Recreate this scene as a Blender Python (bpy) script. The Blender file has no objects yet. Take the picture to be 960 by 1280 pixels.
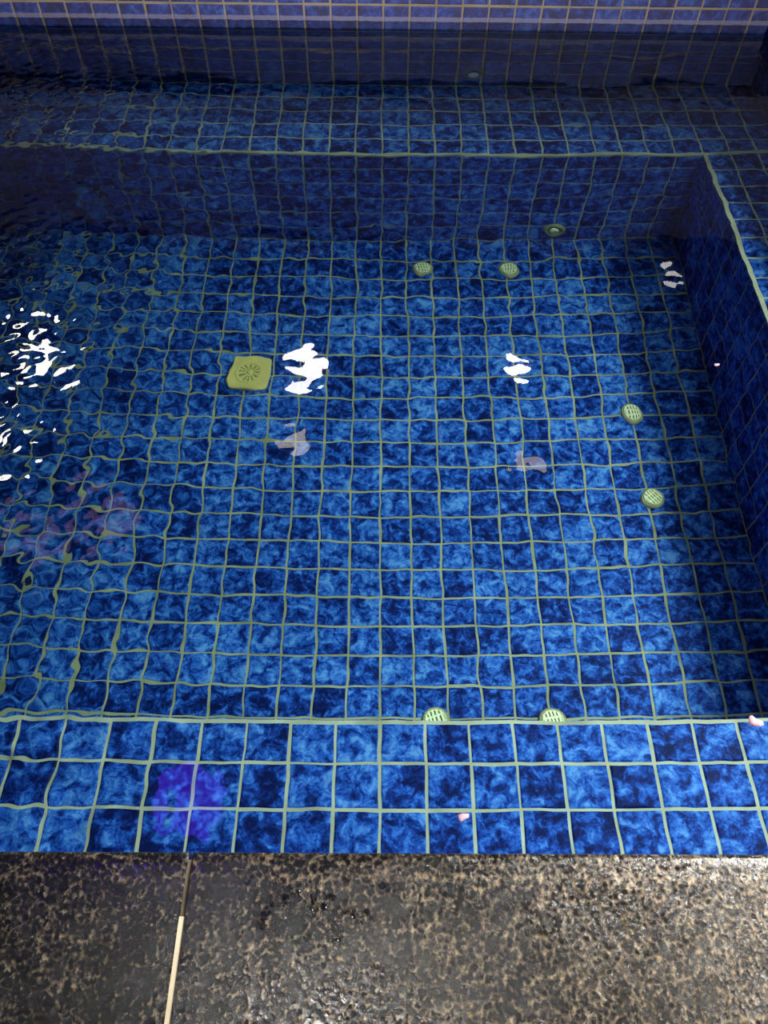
import bpy, bmesh, math, random
import numpy as np
from mathutils import Matrix, Vector

random.seed(7)
rng = np.random.default_rng(11)
S = bpy.context.scene
COL = S.collection
p = 0.1                       # tile pitch in metres; every length below is given in pitches

# ------------------------------------------------------------------ camera
# world axes: +X right, +Y away from the camera, +Z up; Z = 0 is the still water level,
# Y = 0 the nosing of the near bench
F_PX, CX, CY = 883.6, 477.76, 753.9
TH, ROLL, YAW = math.radians(58.27), math.radians(.905), math.radians(.641)
cam_d = bpy.data.cameras.new('camera')
cam = bpy.data.objects.new('camera', cam_d)
COL.objects.link(cam)
S.camera = cam
cam_d.sensor_fit = 'VERTICAL'
cam_d.sensor_height = 24.0
cam_d.lens = F_PX / 1280 * 24.0
cam_d.shift_x = (480 - CX) / 1280
cam_d.shift_y = (CY - 640) / 1280
cam_d.clip_start = .02
cam_d.clip_end = 60
ch, sh, cy_, sy_ = math.cos(TH), math.sin(TH), math.cos(YAW), math.sin(YAW)
unyaw = lambda v: Vector((v.x * cy_ + v.y * sy_, -v.x * sy_ + v.y * cy_, v.z))
right0, fwd0, down0 = Vector((1, 0, 0)), Vector((0, ch, -sh)), Vector((0, -sh, -ch))
cr, sr = math.cos(ROLL), math.sin(ROLL)
# image x' = u cos - v sin, y' = u sin + v cos  ->  rotated axes
xr = right0 * cr - down0 * sr
dr = right0 * sr + down0 * cr
X_, D_, F_ = unyaw(xr), unyaw(dr), unyaw(fwd0)
M = Matrix((X_, -D_, -F_)).transposed().to_4x4()
M.translation = Vector((-.059, -6.16, 11.545)) * p
cam.matrix_world = M

# ------------------------------------------------------------------ world, exposure
w = bpy.data.worlds.new('world')
S.world = w
w.use_nodes = True
w.node_tree.nodes['Background'].inputs[0].default_value = (.30, .27, .33, 1)
w.node_tree.nodes['Background'].inputs[1].default_value = .3
S.view_settings.view_transform = 'Standard'
S.view_settings.look = 'None'
S.view_settings.gamma = 1
S.view_settings.exposure = 0.0
cyc = S.cycles
cyc.use_denoising = True
cyc.max_bounces = 10
cyc.diffuse_bounces = 4
cyc.glossy_bounces = 4
cyc.transmission_bounces = 8
cyc.caustics_refractive = True
cyc.caustics_reflective = False
cyc.blur_glossy = .5
cyc.sample_clamp_indirect = 12

# ------------------------------------------------------------------ ceiling lamps (light first, housings further down)
CEIL = 25.0
LAMPS = [
    # kind, x, y, radius, watts, colour, beam spread, point (pitches) the head is aimed at
    ('warm',  -25.8, 38.2, 1.8, 9, (1, .90, .78), 180, None),
    ('white',  -6.1, 37.8, 1.8, 9, (1, .97, .93), 180, None),
    ('white',  10.6, 37.8, 1.2, 4, (1, .97, .93), 180, None),
    ('warm',  -27.0, 30.5, 1.6, 8, (1, .90, .78), 180, None),
    ('dim',    -6.3, 30.2, 1.2, 1.2, (1, .88, .66), 180, None),
    ('dim',    10.5, 28.0, 1.2, 1.0, (1, .88, .66), 180, None),
    ('dim',    25.0, 49.0, .9, .5, (1, .97, .93), 180, None),
    ('white',  -1.6, -5.2, .6, 10, (1, .97, .92), 110, None),
    ('white',  20.0, -3.0, 1.0, 9, (1, .95, .86), 100, None),
    ('flood',  27.0, 11.0, 1.9, 108, (1, .97, .90), 95, (3, -3, 0)),
    ('violet', -9.7, 4.4, 1.7, 3, (.10, .0, 1), 180, None),
    ('pink',  -18.0, 23.0, 1.8, .45, (1, .55, .85), 180, None),
    ('pink',  -22.5, 21.0, 1.8, .45, (1, .60, .95), 180, None),
]
def aim_of(x, y, target):
    return Matrix() if target is None else (Vector((x, y, CEIL)) - Vector(target)).to_track_quat('Z', 'Y').to_matrix().to_4x4()
def disk_light(name, loc, r, watts, col, spread=180, turn=Matrix()):
    l = bpy.data.lights.new(name, 'AREA')
    l.shape = 'DISK'
    l.size = 2 * r * p
    l.energy = watts
    l.color = col
    l.spread = math.radians(spread)
    l.cycles.is_caustics_light = True
    o = bpy.data.objects.new(name, l)
    o.matrix_world = Matrix.Translation(Vector(loc) * p) @ turn
    COL.objects.link(o)
    return o
for kind, x, y, r, e, c, spread, target in LAMPS:
    turn = aim_of(x, y, target)
    head = Vector((x, y, CEIL - (0 if target is None else 2.6)))
    disk_light('lamp_light', head - turn.to_3x3() @ Vector((0, 0, .12)), r, e, c, spread, turn)

# unseen fill lamp added behind the viewer to brighten the far wall
FILL_LAMP, FILL_AIM = Vector((16, -23, 15)), Vector((-1, 27, 2))
fill_turn = (FILL_LAMP - FILL_AIM).to_track_quat('Z', 'Y').to_matrix().to_4x4()
disk_light('lamp_light', FILL_LAMP - fill_turn.to_3x3() @ Vector((0, 0, .12)), .9, 11, (1, .94, .94), 62, fill_turn)

# ------------------------------------------------------------------ material helpers
def mat(name):
    m = bpy.data.materials.new(name)
    m.use_nodes = True
    t = m.node_tree
    return m, t, t.nodes['Principled BSDF']
def node(t, typ, **kw):
    n = t.nodes.new(typ)
    for k, v in kw.items():
        setattr(n, k, v)
    return n
def math_n(t, op, a, b=None, c=None, clamp=False):
    n = node(t, 'ShaderNodeMath', operation=op, use_clamp=clamp)
    for i, v in enumerate((a, b, c)):
        if v is None: continue
        if isinstance(v, (int, float)): n.inputs[i].default_value = v
        else: t.links.new(v, n.inputs[i])
    return n.outputs[0]
def vmath(t, op, a, b=None, scale=None):
    n = node(t, 'ShaderNodeVectorMath', operation=op)
    for i, v in enumerate((a, b)):
        if v is None: continue
        if isinstance(v, tuple): n.inputs[i].default_value = v
        else: t.links.new(v, n.inputs[i])
    if scale is not None:
        if isinstance(scale, (int, float)): n.inputs['Scale'].default_value = scale
        else: t.links.new(scale, n.inputs['Scale'])
    return n.outputs[0]
def noise(t, vec, scale, detail=2, rough=.5, dist=0.0):
    n = node(t, 'ShaderNodeTexNoise')
    t.links.new(vec, n.inputs['Vector'])
    n.inputs['Scale'].default_value = scale
    n.inputs['Detail'].default_value = detail
    n.inputs['Roughness'].default_value = rough
    n.inputs['Distortion'].default_value = dist
    return n.outputs['Fac']
def ramp(t, fac, stops):
    n = node(t, 'ShaderNodeValToRGB')
    e = n.color_ramp.elements
    while len(e) < len(stops): e.new(.5)
    for el, (q, c) in zip(e, stops):
        el.position = q
        el.color = (*c, 1) if len(c) == 3 else c
    t.links.new(fac, n.inputs[0])
    return n.outputs[0]
def mix(t, fac, a, b, typ='MIX'):
    n = node(t, 'ShaderNodeMix', data_type='RGBA', blend_type=typ)
    if isinstance(fac, (int, float)): n.inputs[0].default_value = fac
    else: t.links.new(fac, n.inputs[0])
    for i, v in ((6, a), (7, b)):
        if isinstance(v, tuple): n.inputs[i].default_value = (*v, 1)
        else: t.links.new(v, n.inputs[i])
    return n.outputs[2]
def bump(t, b, h, strength, dist):
    n = node(t, 'ShaderNodeBump')
    n.inputs['Strength'].default_value = strength
    n.inputs['Distance'].default_value = dist
    t.links.new(h, n.inputs['Height'])
    t.links.new(n.outputs[0], b.inputs['Normal'])
def position(t):
    return node(t, 'ShaderNodeNewGeometry').outputs['Position']

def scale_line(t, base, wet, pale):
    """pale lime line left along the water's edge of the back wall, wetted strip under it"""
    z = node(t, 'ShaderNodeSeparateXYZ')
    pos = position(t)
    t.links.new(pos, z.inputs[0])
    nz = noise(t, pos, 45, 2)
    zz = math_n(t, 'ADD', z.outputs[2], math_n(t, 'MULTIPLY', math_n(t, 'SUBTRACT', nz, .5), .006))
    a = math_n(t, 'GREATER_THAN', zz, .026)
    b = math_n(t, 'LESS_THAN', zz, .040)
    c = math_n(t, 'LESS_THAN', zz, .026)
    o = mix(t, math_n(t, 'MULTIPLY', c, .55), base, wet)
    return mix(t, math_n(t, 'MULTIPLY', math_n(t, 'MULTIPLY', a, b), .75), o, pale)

def tile_material(name, lime=False):
    m, t, b = mat(name)
    oi = node(t, 'ShaderNodeObjectInfo').outputs['Random']
    at = node(t, 'ShaderNodeAttribute', attribute_type='GEOMETRY', attribute_name='tile_rand').outputs['Fac']
    r = math_n(t, 'FRACT', math_n(t, 'ADD', oi, at))
    off = vmath(t, 'SCALE', node_vec(t, r), None, 1.0)
    pos = vmath(t, 'ADD', position(t), off)
    n1 = noise(t, pos, 29, 5, .66, .55)
    n2 = noise(t, pos, 95, 3, .6, .8)
    f = math_n(t, 'ADD', math_n(t, 'MULTIPLY', n1, .76), math_n(t, 'MULTIPLY', n2, .24))
    shift = math_n(t, 'MULTIPLY', math_n(t, 'SUBTRACT', math_n(t, 'FRACT', math_n(t, 'MULTIPLY', r, 17.3)), .5), .10)
    f = math_n(t, 'MULTIPLY_ADD', f, 1.18, -.095)
    f = math_n(t, 'ADD', f, shift)
    c = ramp(t, f, [(.36, (.002, .007, .085)), (.445, (.005, .026, .25)), (.50, (.013, .072, .50)),
                    (.56, (.035, .14, .70)), (.66, (.12, .30, .86))])
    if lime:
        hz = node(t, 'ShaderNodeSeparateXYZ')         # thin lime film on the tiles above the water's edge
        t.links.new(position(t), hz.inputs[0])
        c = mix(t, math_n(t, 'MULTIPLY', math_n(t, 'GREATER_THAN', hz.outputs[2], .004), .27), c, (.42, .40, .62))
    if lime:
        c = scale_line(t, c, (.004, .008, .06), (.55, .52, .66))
    t.links.new(c, b.inputs['Base Color'])
    b.inputs['Roughness'].default_value = .5
    b.inputs['Specular IOR Level'].default_value = .5 if lime else .05     # glaze against air, glaze against water
    return m
def node_vec(t, r):
    c = node(t, 'ShaderNodeCombineXYZ')
    for i, k in enumerate((37.1, 91.7, 53.3)):
        t.links.new(math_n(t, 'MULTIPLY', r, k), c.inputs[i])
    return c.outputs[0]
def grout_material(name, col, dirt, lime=False):
    m, t, b = mat(name)
    pos = position(t)
    n1 = noise(t, pos, 9, 4, .6)
    n2 = noise(t, pos, 160, 2, .6)
    c = mix(t, ramp(t, n1, [(.42, (0, 0, 0)), (.68, (1, 1, 1))]), col, dirt)
    if lime:
        c = scale_line(t, c, (.10, .085, .05), (.62, .58, .66))
    t.links.new(c, b.inputs['Base Color'])
    b.inputs['Roughness'].default_value = .8
    b.inputs['Specular IOR Level'].default_value = .15
    bump(t, b, n2, .25, .001)
    return m
def plain(name, col, rough=.4, spec=.4, metal=0, var=.15, scale=30):
    m, t, b = mat(name)
    n1 = noise(t, position(t), scale, 3, .6)
    dark = tuple(v * (1 - var * 2) for v in col)
    t.links.new(mix(t, n1, dark, col), b.inputs['Base Color'])
    b.inputs['Roughness'].default_value = rough
    b.inputs['Specular IOR Level'].default_value = spec
    b.inputs['Metallic'].default_value = metal
    return m

TILE = tile_material('mottled_blue_glaze')
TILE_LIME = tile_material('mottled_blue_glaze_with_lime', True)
GROUT = grout_material('olive_grout', (.40, .37, .30), (.26, .24, .17))  # darker than the bench grout; light lost in deeper water put in
GROUT_PALE = grout_material('pale_grout', (.50, .48, .45), (.38, .35, .29))
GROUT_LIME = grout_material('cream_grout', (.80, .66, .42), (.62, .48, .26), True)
CREAM = plain('aged_cream_plastic', (.97, .93, .72), .45, var=.05)
CAVITY = plain('black_cavity', (.02, .02, .015), .8, .1)  # shade inside the inlet holes put in as black
OLIVE = plain('stained_olive_plastic', (.52, .46, .28), .5, var=.3, scale=60)
YELLOW = plain('yellowed_plastic', (.98, .72, .30), .45, var=.12, scale=25)
HOLE = plain('dark_recess', (.36, .32, .16), .8, .1)  # plastic darkened for the shade in jet recesses and drain slots
BROWNED = plain('browned_plastic', (.20, .17, .07), .5, var=.4, scale=40)
WHITE_METAL = plain('white_lamp_ring', (.8, .8, .8), .4)
PINK_FLECK = plain('pale_pink_fleck', (.75, .42, .50), .6, .2, var=.3, scale=200)  # tint of the flecks that stand for small reflections
PAINT = plain('ceiling_paint', (.25, .23, .27), .8, .1, var=.05, scale=2)

# stone: wet black mottled basalt with tan mineral veins
def stone_material():
    m, t, b = mat('wet_mottled_stone')
    pos = position(t)
    warp = vmath(t, 'MULTIPLY', pos, (1.0, .8, 1.0))
    n1 = noise(t, warp, 165, 5, .7, .2)
    n2 = noise(t, pos, 16, 4, .6, .6)
    vor = node(t, 'ShaderNodeTexVoronoi', feature='DISTANCE_TO_EDGE')
    t.links.new(vmath(t, 'ADD', pos, vmath(t, 'SCALE', node_vec(t, n2), None, .0006)), vor.inputs['Vector'])
    vor.inputs['Scale'].default_value = 13
    vein = ramp(t, vor.outputs['Distance'], [(.0, (1, 1, 1)), (.03, (0, 0, 0))])
    vein = math_n(t, 'MULTIPLY', vein, ramp(t, n1, [(.45, (0, 0, 0)), (.6, (1, 1, 1))]))
    sx = node(t, 'ShaderNodeSeparateXYZ')
    t.links.new(pos, sx.inputs[0])
    pale_right = math_n(t, 'MULTIPLY_ADD', sx.outputs[0], .15, -.05)       # the slab is tanner to the right, the stronger light there put in
    nose = math_n(t, 'SUBTRACT', 1.0, math_n(t, 'ABSOLUTE', math_n(t, 'MULTIPLY', math_n(t, 'ADD', sx.outputs[1], .4105), 110.0)), clamp=True)
    pit = node(t, 'ShaderNodeTexVoronoi', feature='F1')
    t.links.new(vmath(t, 'ADD', pos, vmath(t, 'SCALE', node_vec(t, n1), None, .00016)), pit.inputs['Vector'])
    pit.inputs['Scale'].default_value = 120
    f = math_n(t, 'ADD', math_n(t, 'MULTIPLY', pit.outputs['Distance'], .46), math_n(t, 'MULTIPLY', math_n(t, 'SUBTRACT', n1, .5), 1.25))
    f = math_n(t, 'ADD', f, math_n(t, 'MULTIPLY', math_n(t, 'SUBTRACT', n2, .5), .45))
    f = math_n(t, 'ADD', f, math_n(t, 'ADD', pale_right, math_n(t, 'MULTIPLY', nose, .10)))
    c = ramp(t, f, [(.06, (.003, .003, .003)), (.21, (.014, .0115, .0095)), (.34, (.050, .040, .029)), (.60, (.20, .147, .085))])
    c = mix(t, math_n(t, 'MULTIPLY', vein, .45), c, (.16, .13, .09))
    t.links.new(c, b.inputs['Base Color'])
    wet = noise(t, pos, 5, 3, .6, .5)
    t.links.new(ramp(t, wet, [(.4, (.05, .05, .05)), (.65, (.16, .16, .16))]), b.inputs['Roughness'])
    b.inputs['Specular IOR Level'].default_value = .5
    bump(t, b, f, .5, .0018)
    return m
STONE = stone_material()
CEMENT = grout_material('joint_cement', (.55, .48, .34), (.42, .36, .25))
DIRTY_CEMENT = grout_material('dirty_joint_cement', (.07, .055, .04), (.12, .10, .07))

# water: clear, refracting, faintly absorbing red
def water_material():
    m = bpy.data.materials.new('pool_water')
    m.use_nodes = True
    t = m.node_tree
    t.nodes.remove(t.nodes['Principled BSDF'])
    g = node(t, 'ShaderNodeBsdfGlass')
    g.inputs['IOR'].default_value = 1.333
    g.inputs['Roughness'].default_value = 0
    g.inputs['Color'].default_value = (1, 1, 1, 1)
    out = t.nodes['Material Output']
    t.links.new(g.outputs[0], out.inputs['Surface'])
    v = node(t, 'ShaderNodeVolumeAbsorption')
    v.inputs['Color'].default_value = (.68, .95, .80, 1)
    v.inputs['Density'].default_value = .42
    t.links.new(v.outputs[0], out.inputs['Volume'])
    return m
WATER = water_material()

# ------------------------------------------------------------------ object helpers
def link(name, me, parent=None, material=None):
    o = bpy.data.objects.new(name, me)
    COL.objects.link(o)
    if parent is not None: o.parent = parent
    if material is not None and not me.materials: me.materials.append(material)
    return o
def tag(o, label=None, cat=None, group=None, kind=None):
    for k, v in (('label', label), ('category', cat), ('group', group), ('kind', kind)):
        if v: o[k] = v
    return o
def receiver(o):
    o.cycles.is_caustics_receiver = True
    return o
def mesh_from(bm, name):
    me = bpy.data.meshes.new(name)
    bm.normal_update()
    bm.to_mesh(me)
    bm.free()
    return me
def add_box(bm, a, b):
    vs = [bm.verts.new(Vector((x, y, z)) * p) for z in (a[2], b[2]) for y in (a[1], b[1]) for x in (a[0], b[0])]
    for f in ((0, 2, 3, 1), (4, 5, 7, 6), (0, 1, 5, 4), (2, 6, 7, 3), (0, 4, 6, 2), (1, 3, 7, 5)):
        bm.faces.new([vs[i] for i in f])
def box(name, a, b, m, parent=None):
    bm = bmesh.new()
    add_box(bm, a, b)
    return link(name, mesh_from(bm, name), parent, m)
def lathe(bm, prof, n=28, mtx=Matrix()):
    """prof: (radius, height) pairs in pitches; turned about Z"""
    rings = []
    for r, h in prof:
        if r < 1e-6:
            rings.append([bm.verts.new(mtx @ (Vector((0, 0, h)) * p))])
        else:
            rings.append([bm.verts.new(mtx @ (Vector((r * math.cos(k * 2 * math.pi / n), r * math.sin(k * 2 * math.pi / n), h)) * p)) for k in range(n)])
    for A, B in zip(rings, rings[1:]):
        for k in range(n):
            a = [A[k % len(A)], A[(k + 1) % len(A)], B[(k + 1) % len(B)], B[k % len(B)]]
            q = []
            for v in a:
                if v not in q: q.append(v)
            if len(q) > 2: bm.faces.new(q)
    bmesh.ops.recalc_face_normals(bm, faces=bm.faces[:])
def smooth(me):
    for f in me.polygons: f.use_smooth = True
    return me

# ------------------------------------------------------------------ tiles
GAP, CH, UP, SINK = .075, .035, .03, .03
def tile_verts(w_, h_):
    a, b = w_ / 2, h_ / 2
    out = []
    for s, z in ((0, -SINK), (0, UP - CH * .5), (CH, UP)):
        out += [(-a + s, -b + s, z), (a - s, -b + s, z), (a - s, b - s, z), (-a + s, b - s, z)]
    return np.array(out)
TF = [(8, 9, 10, 11)] + [(i + k, i + (k + 1) % 4, i + 4 + (k + 1) % 4, i + 4 + k) for i in (0, 4) for k in range(4)]
_tile_meshes = {}
def tile_mesh(w_, h_, m):
    key = (round(w_, 3), round(h_, 3), m.name)
    if key not in _tile_meshes:
        me = bpy.data.meshes.new('tile')
        me.from_pydata([tuple(v * p) for v in tile_verts(w_, h_)], [], TF)
        me.materials.append(m)
        _tile_meshes[key] = me
    return _tile_meshes[key]
camv = np.array([-.059, -6.16, 11.545])
R_ = np.array([[*X_], [*D_], [*F_]])
def pixel(P):
    """rough place and size of a tile in the frame (the water only lifts it a little)"""
    q = np.array(P, float)
    if q[2] < 0: q[2] *= .62
    a = R_ @ (q - camv)
    if a[2] < .1: return None
    return CX + F_PX * a[0] / a[2], CY + F_PX * a[1] / a[2], a[2]
def tile_field(parents, origin, U, V, N, us, vs, m, hidden=False):
    """tiles between the joint lines us x vs on a plane; returns candidate records"""
    out = []
    O, U, V, N = (np.array(a, float) for a in (origin, U, V, N))
    for i in range(len(us) - 1):
        for j in range(len(vs) - 1):
            w_, h_ = us[i + 1] - us[i], vs[j + 1] - vs[j]
            c = O + U * (us[i] + us[i + 1]) / 2 + V * (vs[j] + vs[j + 1]) / 2
            lo_u = GAP / 2; tw = w_ - GAP; th = h_ - GAP
            q = pixel(c)
            vis = q is not None and -25 < q[0] < 985 and -25 < q[1] < 1300 and not hidden
            out.append((c, U, V, N, tw, th, m, vis, q[2] if q else 99))
    return out
def lay(parent, recs, limit=300):
    recs = sorted(recs, key=lambda r: (not r[7], r[8]))
    n = 0
    rest = []
    for k, (c, U, V, N, tw, th, m, vis, d) in enumerate(recs):
        if vis and n < limit:
            n += 1
            o = bpy.data.objects.new('tile', tile_mesh(tw, th, m))
            COL.objects.link(o)
            # a hair of unevenness, as hand-set tiles have
            t = Matrix((tuple(U), tuple(V), tuple(N))).transposed() @ Matrix.Rotation(random.gauss(0, .006), 3, 'Z')
            mw = t.to_4x4()
            mw.translation = Vector(c + U * random.gauss(0, .006) + V * random.gauss(0, .006) + N * random.gauss(0, .003)) * p
            o.parent = parent
            o.matrix_world = mw
            receiver(o)
        else:
            rest.append((c, U, V, N, tw, th, m))
    if rest:
        V_, F__, A_ = [], [], []
        for c, U, V, N, tw, th, m in rest:
            tv = tile_verts(tw, th)
            b0 = len(V_)
            for a in tv: V_.append(tuple((c + U * a[0] + V * a[1] + N * a[2]) * p))
            F__ += [tuple(b0 + i for i in f) for f in TF]
            A_ += [random.random()] * 9
        me = bpy.data.meshes.new('tile_rows')
        me.from_pydata(V_, [], F__)
        at = me.attributes.new('tile_rand', 'FLOAT', 'FACE')
        at.data.foreach_set('value', A_)
        me.materials.append(rest[0][6])
        o = link('tile_rows', me, parent)
        o['kind'] = 'stuff'
        receiver(o)

# ------------------------------------------------------------------ pool shell
W, DEPTH = 4.8, 10.8          # water over the benches, over the floor
XL, XR, YN, YF = -20, 12, 0, 22          # opening between the benches
XL2, XR2, YN2, YF2 = -23, 15, -4, 27     # opening between the walls
rngi = lambda a, b: list(range(a, b + 1))
EX, EY, EZ, MX, MY = (1, 0, 0), (0, 1, 0), (0, 0, 1), (-1, 0, 0), (0, -1, 0)

floor = receiver(box('floor', (XL2 - 1, YN2 - 1, -DEPTH - 1), (XR2 + 1, YF2 + 1, -DEPTH), GROUT))
tag(floor, 'sunken pool floor of square mottled blue tiles with olive grout', kind='structure')
lay(floor, tile_field(None, (0, 0, -DEPTH), EX, EY, EZ, rngi(XL, XR), [YN] + [k - .17 for k in range(YN + 1, YF)] + [YF], TILE))

E_ = .06                       # the nosing joint is wider than the others
def bench(a, b, label, fields, gm=GROUT_PALE):
    o = receiver(box('bench_slab', a, b, gm))
    tag(o, label, kind='structure')
    recs = []
    for f in fields: recs += tile_field(None, *f)
    lay(o, recs)
    return o
riser_v = [-DEPTH + k for k in range(6)] + [-W - E_]
back_v = [YF + .12] + rngi(YF + 1, YF2)
bench((XL2, YF, -DEPTH), (XR2, YF2, -W), 'submerged blue tiled bench along the far wall with a pale nosing', [
    ((0, 0, -W), EX, EY, EZ, rngi(XL2, XR2), back_v, TILE),
    ((0, YF, 0), EX, EZ, MY, rngi(XL, XR), riser_v, TILE)])
bench((XR, YN, -DEPTH), (XR2, YF, -W), 'submerged blue tiled bench on the right whose inner face is in shadow', [
    ((0, 0, -W), EX, EY, EZ, [XR + .12, XR + 1, XR + 2, XR2], rngi(YN, YF), TILE),
    ((XR, 0, 0), MY, EZ, MX, [-k for k in range(YF, YN - 1, -1)], riser_v, TILE)])
bench((XL2, YN2, -DEPTH), (XR2, YN, -W), 'submerged blue tiled bench in front with large bright tiles beside the stone edge', [
    ((0, 0, -W), EX, EY, EZ, rngi(XL2, XR2), rngi(YN2, YN - 1) + [YN - E_], TILE),
    ((0, YN, 0), MX, EZ, EY, [-k for k in range(XR, XL - 1, -1)], riser_v, TILE, True)])
bench((XL2, YN, -DEPTH), (XL, YF, -W), 'submerged blue tiled bench at the far left end outside the picture', [
    ((0, 0, -W), EX, EY, EZ, [XL2, XL2 + 1, XL2 + 2, XL - E_], rngi(YN, YF), TILE),
    ((XL, 0, 0), EY, EZ, EX, rngi(YN, YF), riser_v, TILE)])

# walls round the pool: their tiles reach above the water
TOP = 1.75
wall_v = [-W + k for k in range(5)] + [-W + 4.55, -W + 5.55, -W + 6.55]
def wall(name, a, b, label, origin, U, N, us, vs, tm, gm, hidden=False):
    o = receiver(box(name, a, b, gm))
    tag(o, label, kind='structure')
    lay(o, tile_field(None, origin, U, EZ, N, us, vs, tm, hidden))
    return o
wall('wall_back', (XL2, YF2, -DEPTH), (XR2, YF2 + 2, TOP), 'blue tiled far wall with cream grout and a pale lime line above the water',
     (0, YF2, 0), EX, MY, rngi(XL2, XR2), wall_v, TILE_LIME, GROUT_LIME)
wall('wall_right', (XR2, YN2 - 2, -DEPTH), (XR2 + 2, YF2 + 2, .2), 'dark shaded blue tiled wall behind the right bench',
     (XR2, 0, 0), MY, MX, [-k for k in range(YF2, YN2 - 1, -1)], wall_v[:5] + [.2], TILE, GROUT)
wall('wall_front', (XL2, YN2 - 2, -DEPTH), (XR2, YN2, .1), 'blue tiled near wall hidden under the stone edge',
     (0, YN2, 0), MX, EY, [-k for k in range(XR2, XL2 - 1, -1)], wall_v[:5] + [.1], TILE, GROUT, True)
wall('wall_left', (XL2 - 2, YN2 - 2, -DEPTH), (XL2, YF2 + 2, .2), 'blue tiled wall closing the left end of the pool',
     (XL2, 0, 0), EY, EX, rngi(YN2, YF2), wall_v[:5] + [.2], TILE, GROUT)

# ------------------------------------------------------------------ stone edge
def slab_mesh(x0, x1, y0, y1, z0, z1, nose):
    """stone slab with a dipped, rounded nose toward +Y"""
    bm = bmesh.new()
    prof = [(y0, z0), (y0, z1), (y1 - nose, z1), (y1 - nose * .45, z1 - .008), (y1 - .07, z1 - .02), (y1 - .02, z1 - .045), (y1, z1 - .10), (y1, z0)]
    rings = []
    for x in (x0, x0 + .03, x1 - .03, x1):
        e = .03 if x in (x0, x1) else 0
        rings.append([bm.verts.new(Vector((x, y, z - (e if z > z0 else 0))) * p) for y, z in prof])
    n = len(prof)
    for A, B in zip(rings, rings[1:]):
        for k in range(n):
            bm.faces.new((A[k], A[(k + 1) % n], B[(k + 1) % n], B[k]))
    bm.faces.new(rings[0][::-1]); bm.faces.new(rings[-1])
    bmesh.ops.recalc_face_normals(bm, faces=bm.faces[:])
    return mesh_from(bm, 'stone')
coping = box('trim_1', (-27, YN2 - 12, -.3), (19, YN2 - .1, .1), CEMENT)
tag(coping, 'wet dark stone edge in front of the pool', kind='structure')
JX = -2.86
ys = [-3.74, -10.2, -16]
xs = [JX - 24, JX - 12, JX, JX + 12, JX + 22]
for j in range(2):
    for i in range(4):
        g = .028
        me = slab_mesh(xs[i] + g, xs[i + 1] - g, ys[j + 1] + g, ys[j] - (0 if j == 0 else g), .1, .5, .38 if j == 0 else .03)
        link('stone', me, coping, STONE)
jm = bmesh.new()
for x in xs[1:-1]:
    add_box(jm, (x - .04, -16, .1), (x + .04, -4.65, .478))
add_box(jm, (xs[0], ys[1] - .04, .1), (xs[-1], ys[1] + .04, .478))
link('joint', mesh_from(jm, 'joint'), coping, CEMENT)
jm = bmesh.new()
for x in xs[1:-1]:
    add_box(jm, (x - .04, -4.65, .1), (x + .04, -3.86, .46))
link('dirty_joint', mesh_from(jm, 'dirty_joint'), coping, DIRTY_CEMENT)

coping2 = box('trim_2', (XL2 - 2, YF2 - .2, TOP), (XR2 + 2, YF2 + 6, TOP + .4), STONE)
tag(coping2, 'dark stone edge on top of the far wall', kind='structure')
coping3 = box('trim_3', (XR2 - .2, ys[0] + .05, .2), (XR2 + 9, YF2 - .2, .6), STONE)
tag(coping3, 'dark stone edge along the right wall', kind='structure')
coping4 = box('trim_4', (XL2 - 6, ys[0] + .05, .2), (XL2 + .2, YF2 - .2, .6), STONE)
tag(coping4, 'dark stone edge along the left wall', kind='structure')

# ------------------------------------------------------------------ ceiling and its lamps
ceil = box('ceiling', (-40, -24, CEIL), (42, 54, CEIL + 1), PAINT)
tag(ceil, 'plain dim ceiling above the pool', kind='structure')
LAMP_LABELS = dict(zip([(l[1], l[2]) for l in LAMPS], (
    'warm ceiling downlight mirrored as the upper, larger glitter at the left edge of the water',
    'white ceiling downlight mirrored as the glare beside the square drain cover',
    'white ceiling downlight mirrored as the single glare right of the pool middle',
    'warm ceiling downlight mirrored as the lower, smaller glitter at the left edge',
    'dim ceiling lamp mirrored as a faint smudge below the glare by the drain cover',
    'dim ceiling lamp mirrored as a faint smudge below the glare right of the middle',
    'dim ceiling lamp mirrored as a thin glint in the shaded right corner',
    'small white downlight above the stone edge, mirrored in its wet middle',
    'white downlight above the right end of the stone edge',
    'tilted round floodlight on a short stem to the right of the pool',
    'violet ceiling lamp mirrored as a violet spot over the front bench',
    'dull pink ceiling lamp mirrored as the pink smear nearer the drain cover',
    'dull pink ceiling lamp mirrored as the pink smear at the left edge')))
for kind, x, y, r, e, c, spread, target in LAMPS:
    root = bpy.data.objects.new('ceiling_light', None)
    COL.objects.link(root)
    root.location = Vector((x, y, CEIL)) * p
    turn = aim_of(x, y, target)
    if target is not None:      # the flood hangs on a short stem and is tilted toward the pool
        bm = bmesh.new()
        lathe(bm, [(0, -2.6), (.2, -2.6), (.2, 0), (0, 0)], 12)
        link('stem', mesh_from(bm, 'stem'), root, WHITE_METAL)
        turn = Matrix.Translation(Vector((0, 0, -2.6)) * p) @ turn
    bm = bmesh.new()
    lathe(bm, [(r + .05, 0), (r + .05, -.14), (r + .15, -.2), (r + .32, -.16), (r + .4, 0)], 32, turn)
    link('ring', smooth(mesh_from(bm, 'ring')), root, WHITE_METAL)
    bm = bmesh.new()
    lathe(bm, [(0, -.02), (r + .05, -.02), (r + .05, -.05), (0, -.05)], 32, turn)
    link('backplate', mesh_from(bm, 'backplate'), root, WHITE_METAL)
    tag(root, LAMP_LABELS[(x, y)], 'light', {'dim': 'dim ceiling lamps', 'pink': 'pink ceiling lamps', 'violet': None, 'flood': None}.get(kind, 'ceiling downlights'))

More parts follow.
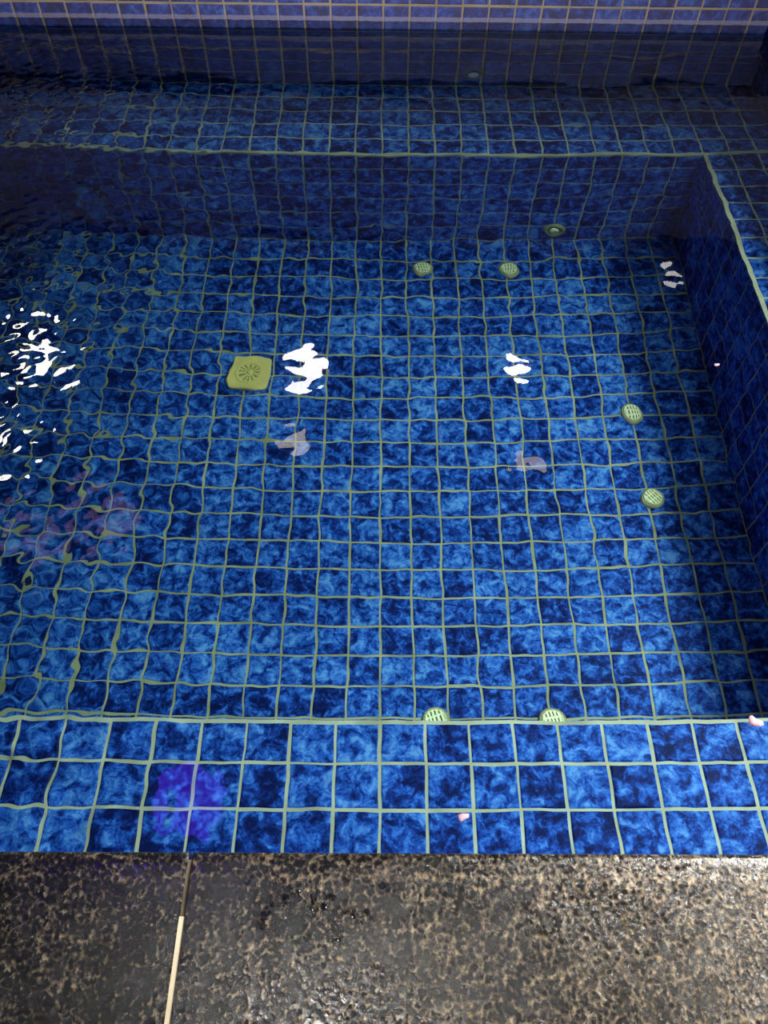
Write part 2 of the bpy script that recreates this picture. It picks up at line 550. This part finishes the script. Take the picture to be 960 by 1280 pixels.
room = [('wall_west', (-41, -25, .1), (-40, 54, CEIL), 'dim unseen room wall added west of the pool to cut side light'),
        ('wall_east', (42, -25, .1), (43, 54, CEIL), 'dim unseen room wall added east of the pool to cut side light'),
        ('wall_south', (-40, -25, .1), (42, -24, CEIL), 'dim unseen room wall added behind the viewer to cut stray light')]
for nm, a, b, lab in room:  # unseen walls added to cut ambient light, leaving the far side open
    tag(box(nm, a, b, PAINT), lab, kind='structure')
root = bpy.data.objects.new('fill_lamp', None)  # housing of the added fill lamp
COL.objects.link(root)
root.location = Vector((16, -24, 15)) * p
tag(root, 'added unseen fill lamp behind the viewer that brightens the far wall', 'light')
lm = Matrix.Translation(Vector((0, 1, 0)) * p) @ fill_turn
bm = bmesh.new()
lathe(bm, [(.95, 0), (.95, -.14), (1.05, -.2), (1.2, -.16), (1.28, 0)], 32, lm)
link('ring', smooth(mesh_from(bm, 'ring')), root, WHITE_METAL)
bm = bmesh.new()
lathe(bm, [(0, -.02), (.95, -.02), (.95, .5), (0, .6)], 32, lm)
link('backplate', mesh_from(bm, 'backplate'), root, WHITE_METAL)
bm = bmesh.new()
add_box(bm, (-.15, 0, -.15), (.15, .9, .15))
link('bracket', mesh_from(bm, 'bracket'), root, WHITE_METAL)

# ------------------------------------------------------------------ pool fittings
def jet_meshes():
    bm = bmesh.new()
    lathe(bm, [(.28, .0), (.31, .07), (.345, .08), (.385, .055), (.41, 0)], 28)
    fl = smooth(mesh_from(bm, 'flange'))
    bm = bmesh.new()
    lathe(bm, [(0, .03), (.30, .03), (.31, 0)], 24)
    rec = mesh_from(bm, 'recess')
    bm = bmesh.new()
    R0 = .31
    for k in range(5):
        x = -.22 + k * .11
        L = math.sqrt(R0 ** 2 - x * x) * .98
        add_box(bm, (x - .032, -L, .03), (x + .032, L, .115))
    for y in (-.10, .10):
        L = math.sqrt(R0 ** 2 - y * y) * .98
        add_box(bm, (-L, y - .025, .03), (L, y + .025, .105))
    lathe(bm, [(.27, .03), (.275, .11), (.295, .118), (.315, .09), (.315, .03)], 28)
    gr = mesh_from(bm, 'grille')
    return fl, rec, gr
JET = jet_meshes()
def jet(x, y, rz, label):
    root = bpy.data.objects.new('floor_jet', None)
    COL.objects.link(root)
    root.location = Vector((x, y, -DEPTH + UP)) * p
    root.rotation_euler.z = rz
    tag(root, label, 'pool jet', 'round jets set in the pool floor')
    for nm, me, m in zip(('flange', 'recess', 'grille'), JET, (OLIVE, HOLE, CREAM)):
        receiver(link(nm, me, root, m))
jet(1.65, 20.36, .1, 'round cream floor jet under the far wall, the more left of the two there')
jet(5.11, 20.33, 0, 'round cream floor jet under the far wall, the more right of the two there')
jet(9.03, 12.88, .05, 'round cream floor jet on a grout crossing near the shaded right side')
jet(9.16, 9.42, .6, 'round cream floor jet with wide olive flange near the shaded right side')
jet(1.61, 1.76, .3, 'round cream floor jet half hidden by the front bench, the more left one')
jet(5.05, 1.74, .2, 'round cream floor jet half hidden by the front bench, the more right one')

# square yellowed drain
root = bpy.data.objects.new('floor_drain', None)
COL.objects.link(root)
root.location = Vector((-4.88, 14.84, -DEPTH + UP)) * p
root.rotation_euler.z = -.07
tag(root, 'square yellowed plastic drain cover on the pool floor', 'drain')
def rounded_plate(h, half, rad, z0, z1, lip):
    bm = bmesh.new()
    def outline(s, z):
        vs = []
        for cx, cy, a0 in ((1, 1, 0), (-1, 1, 90), (-1, -1, 180), (1, -1, 270)):
            for q in range(5):
                a = math.radians(a0 + q * 22.5)
                vs.append(bm.verts.new(Vector((cx * (half - rad) + (rad - s) * math.cos(a), cy * (half - rad) + (rad - s) * math.sin(a), z)) * p))
        return vs
    rings = [outline(0, z0), outline(0, z1 - lip), outline(lip, z1)]
    n = len(rings[0])
    for A, B in zip(rings, rings[1:]):
        for k in range(n): bm.faces.new((A[k], A[(k + 1) % n], B[(k + 1) % n], B[k]))
    bm.faces.new(rings[-1])
    return mesh_from(bm, h)
receiver(link('plate', rounded_plate('plate', .76, .2, 0, .14, .04), root, YELLOW))
bm = bmesh.new()
lathe(bm, [(.50, .13), (.50, .165), (.44, .165), (.44, .13)], 32)
receiver(link('rim', mesh_from(bm, 'rim'), root, YELLOW))
bm = bmesh.new()
for k in range(12):
    a = k * math.pi / 6
    c, s = math.cos(a), math.sin(a)
    vs = [bm.verts.new(Vector((r * c - q * s, r * s + q * c, .1425)) * p) for r, q in ((.16, -.018), (.40, -.035), (.40, .035), (.16, .018))]
    bm.faces.new(vs)
receiver(link('slots', mesh_from(bm, 'slots'), root, HOLE))
bm = bmesh.new()
lathe(bm, [(.11, .13), (.10, .17), (.05, .18), (0, .18)], 16)
receiver(link('screw', smooth(mesh_from(bm, 'screw')), root, YELLOW))

# inlets in the riser and in the far wall
def inlet(name, loc, label, R0, mats, drop=0):
    root = bpy.data.objects.new(name, None)
    COL.objects.link(root)
    root.location = Vector(loc) * p
    root.rotation_euler.x = math.pi / 2
    tag(root, label, 'pool inlet')
    bm = bmesh.new()
    lathe(bm, [(R0 * .5, 0), (R0 * .55, .08), (R0 * .75, .12), (R0 * .95, .08), (R0, 0)], 28)
    receiver(link('flange', smooth(mesh_from(bm, 'flange')), root, mats[0]))
    bm = bmesh.new()
    lathe(bm, [(0, .02), (R0 * .52, .02), (R0 * .52, 0)], 24)
    receiver(link('recess', mesh_from(bm, 'recess'), root, mats[1]))
    bm = bmesh.new()
    lathe(bm, [(R0 * .12, .03), (R0 * .16, .13), (R0 * .32, .15), (R0 * .42, .08), (R0 * .44, .02)], 24, Matrix.Translation((0, drop * p, 0)) @ Matrix.Rotation(.25, 4, 'X'))
    receiver(link('nozzle', smooth(mesh_from(bm, 'nozzle')), root, mats[2]))
    return root
inlet('wall_inlet', (7.0, YF - UP, -10.02), 'round olive inlet with pale nozzle low in the shaded face of the far bench', .46, (OLIVE, CAVITY, CREAM))
inlet('wall_inlet', (3.65, YF2 - UP, -3.65), 'round browned inlet in the far wall just above the far bench', .50, (BROWNED, CAVITY, CREAM), -.17)  # low pale nozzle stands for the lit lower lip of the hole

# ------------------------------------------------------------------ water
RES = 16
nx, ny = (XR2 - XL2) * RES + 1, (YF2 - YN2) * RES + 1
gx, gy = np.meshgrid(np.linspace(XL2, XR2, nx), np.linspace(YN2, YF2, ny))
def waves(n, lmin, lmax, seed):
    """sum of plane ripples (wavelengths in pitches) with unit r.m.s. slope"""
    r = np.random.default_rng(seed)
    lam = np.exp(r.uniform(np.log(lmin), np.log(lmax), n))
    th = r.uniform(0, 2 * np.pi, n)
    ph = r.uniform(0, 2 * np.pi, n)
    k = 2 * np.pi / lam
    z = np.zeros_like(gx)
    for a, b, c in zip(k, th, ph):
        z += np.sin(a * (gx * np.cos(b) + gy * np.sin(b)) + c) / a
    return z * math.sqrt(2.0 / n)
left = 1 / (1 + np.exp((gx + 8 + .12 * (gy - 10)) / 1.6))          # churned by jets toward the left end
farw = 1 / (1 + np.exp(-(gy - 14) / 3.0))
zw = waves(14, 5, 14, 1) * .004 + waves(18, 1.6, 4.5, 2) * (.005 + .003 * left + .004 * farw) \
   + waves(40, .6, 1.5, 3) * (.005 + .006 * left) + waves(50, .26, .6, 4) * (.005 + .045 * left)
wverts = np.stack([gx * p, gy * p, zw * p], -1).reshape(-1, 3).astype(np.float32)
ii = np.arange(nx * ny).reshape(ny, nx)
q = np.stack([ii[:-1, :-1], ii[:-1, 1:], ii[1:, 1:], ii[1:, :-1]], -1).reshape(-1, 4)
me = bpy.data.meshes.new('water')
me.vertices.add(len(wverts)); me.vertices.foreach_set('co', wverts.ravel())
me.loops.add(q.size); me.loops.foreach_set('vertex_index', q.ravel().astype(np.int32))
me.polygons.add(len(q)); me.polygons.foreach_set('loop_start', np.arange(0, q.size, 4, dtype=np.int32))
me.update(calc_edges=True)
me.polygons.foreach_set('use_smooth', np.ones(len(q), dtype=bool))
me.update()
water = link('water', me, None, WATER)
tag(water, 'clear rippled pool water, calm on the right and churned on the left', kind='structure')
water.cycles.is_caustics_caster = True

# ------------------------------------------------------------------ pink flecks added as solid pieces in place of small reflections
def flake(x, y, s, rz, label):
    bm = bmesh.new()
    n = 9
    top = []
    for k in range(n):
        a = 2 * math.pi * k / n
        r = s * (1 + .28 * math.sin(2.3 * k + x)) 
        top.append((r * math.cos(a), .7 * r * math.sin(a), .02 + .03 * math.cos(a) ** 2))
    va = [bm.verts.new(Vector(c) * p) for c in top]
    vb = [bm.verts.new(Vector((c[0], c[1], c[2] - .02)) * p) for c in top]
    ca, cb = bm.verts.new(Vector((0, 0, .03)) * p), bm.verts.new(Vector((0, 0, .01)) * p)
    for k in range(n):
        j = (k + 1) % n
        bm.faces.new((va[k], va[j], ca)); bm.faces.new((vb[j], vb[k], cb)); bm.faces.new((va[j], va[k], vb[k], vb[j]))
    o = link('pink_fleck', smooth(mesh_from(bm, 'pink_fleck')), None, PINK_FLECK)
    o.location = Vector((x, y, 0)) * p
    o.rotation_euler.z = rz
    tag(o, label, 'pink_fleck', 'pale pink flecks for reflections')
flake(1.33, -3.09, .09, .4, 'added pale pink fleck for a reflection over the front bench close to the stone edge')
flake(6.53, -1.42, .13, -.5, 'added pale pink fleck for a reflection over the right end of the front bench')
flake(8.14, 7.85, .06, .1, 'tiny added pale pink fleck for a reflection over the shaded face of the right bench')

# beads of splashed water along the edge of a wet patch on the stone
bead_path = [(-1.72, -4.72), (-1.62, -4.60), (-1.5, -4.48), (-1.36, -4.40), (-1.2, -4.34), (-1.05, -4.42), (-.95, -4.55), (-.84, -4.48),
             (-.7, -4.40), (-.55, -4.47), (-.45, -4.62), (-.3, -4.66), (-.15, -4.62), (-1.9, -4.15), (-.45, -4.12), (.05, -4.2), (-1.0, -4.9), (-.6, -4.95)]
r2 = random.Random(5)
bm = bmesh.new()
for (x, y) in bead_path:
    for k in range(3):
        q, h = r2.uniform(.025, .06), r2.uniform(.003, .006)
        mx = Matrix.Translation(Vector((x + r2.gauss(0, .05), y + r2.gauss(0, .03), .5)) * p)
        lathe(bm, [(q, -.002), (q * .93, h * .45), (q * .7, h * .8), (q * .35, h * .97), (0, h)], 10, mx)
BEAD = bpy.data.materials.new('water_bead')
BEAD.use_nodes = True
bb = BEAD.node_tree.nodes['Principled BSDF']
bb.inputs['Base Color'].default_value = (1, 1, 1, 1)
bb.inputs['Transmission Weight'].default_value = 1
bb.inputs['Roughness'].default_value = .03
bb.inputs['IOR'].default_value = 1.333
beads = link('splash_drops', smooth(mesh_from(bm, 'splash_drops')), None, BEAD)
tag(beads, 'glinting splash drops scattered over the dark stone edge', 'water drops', kind='stuff')
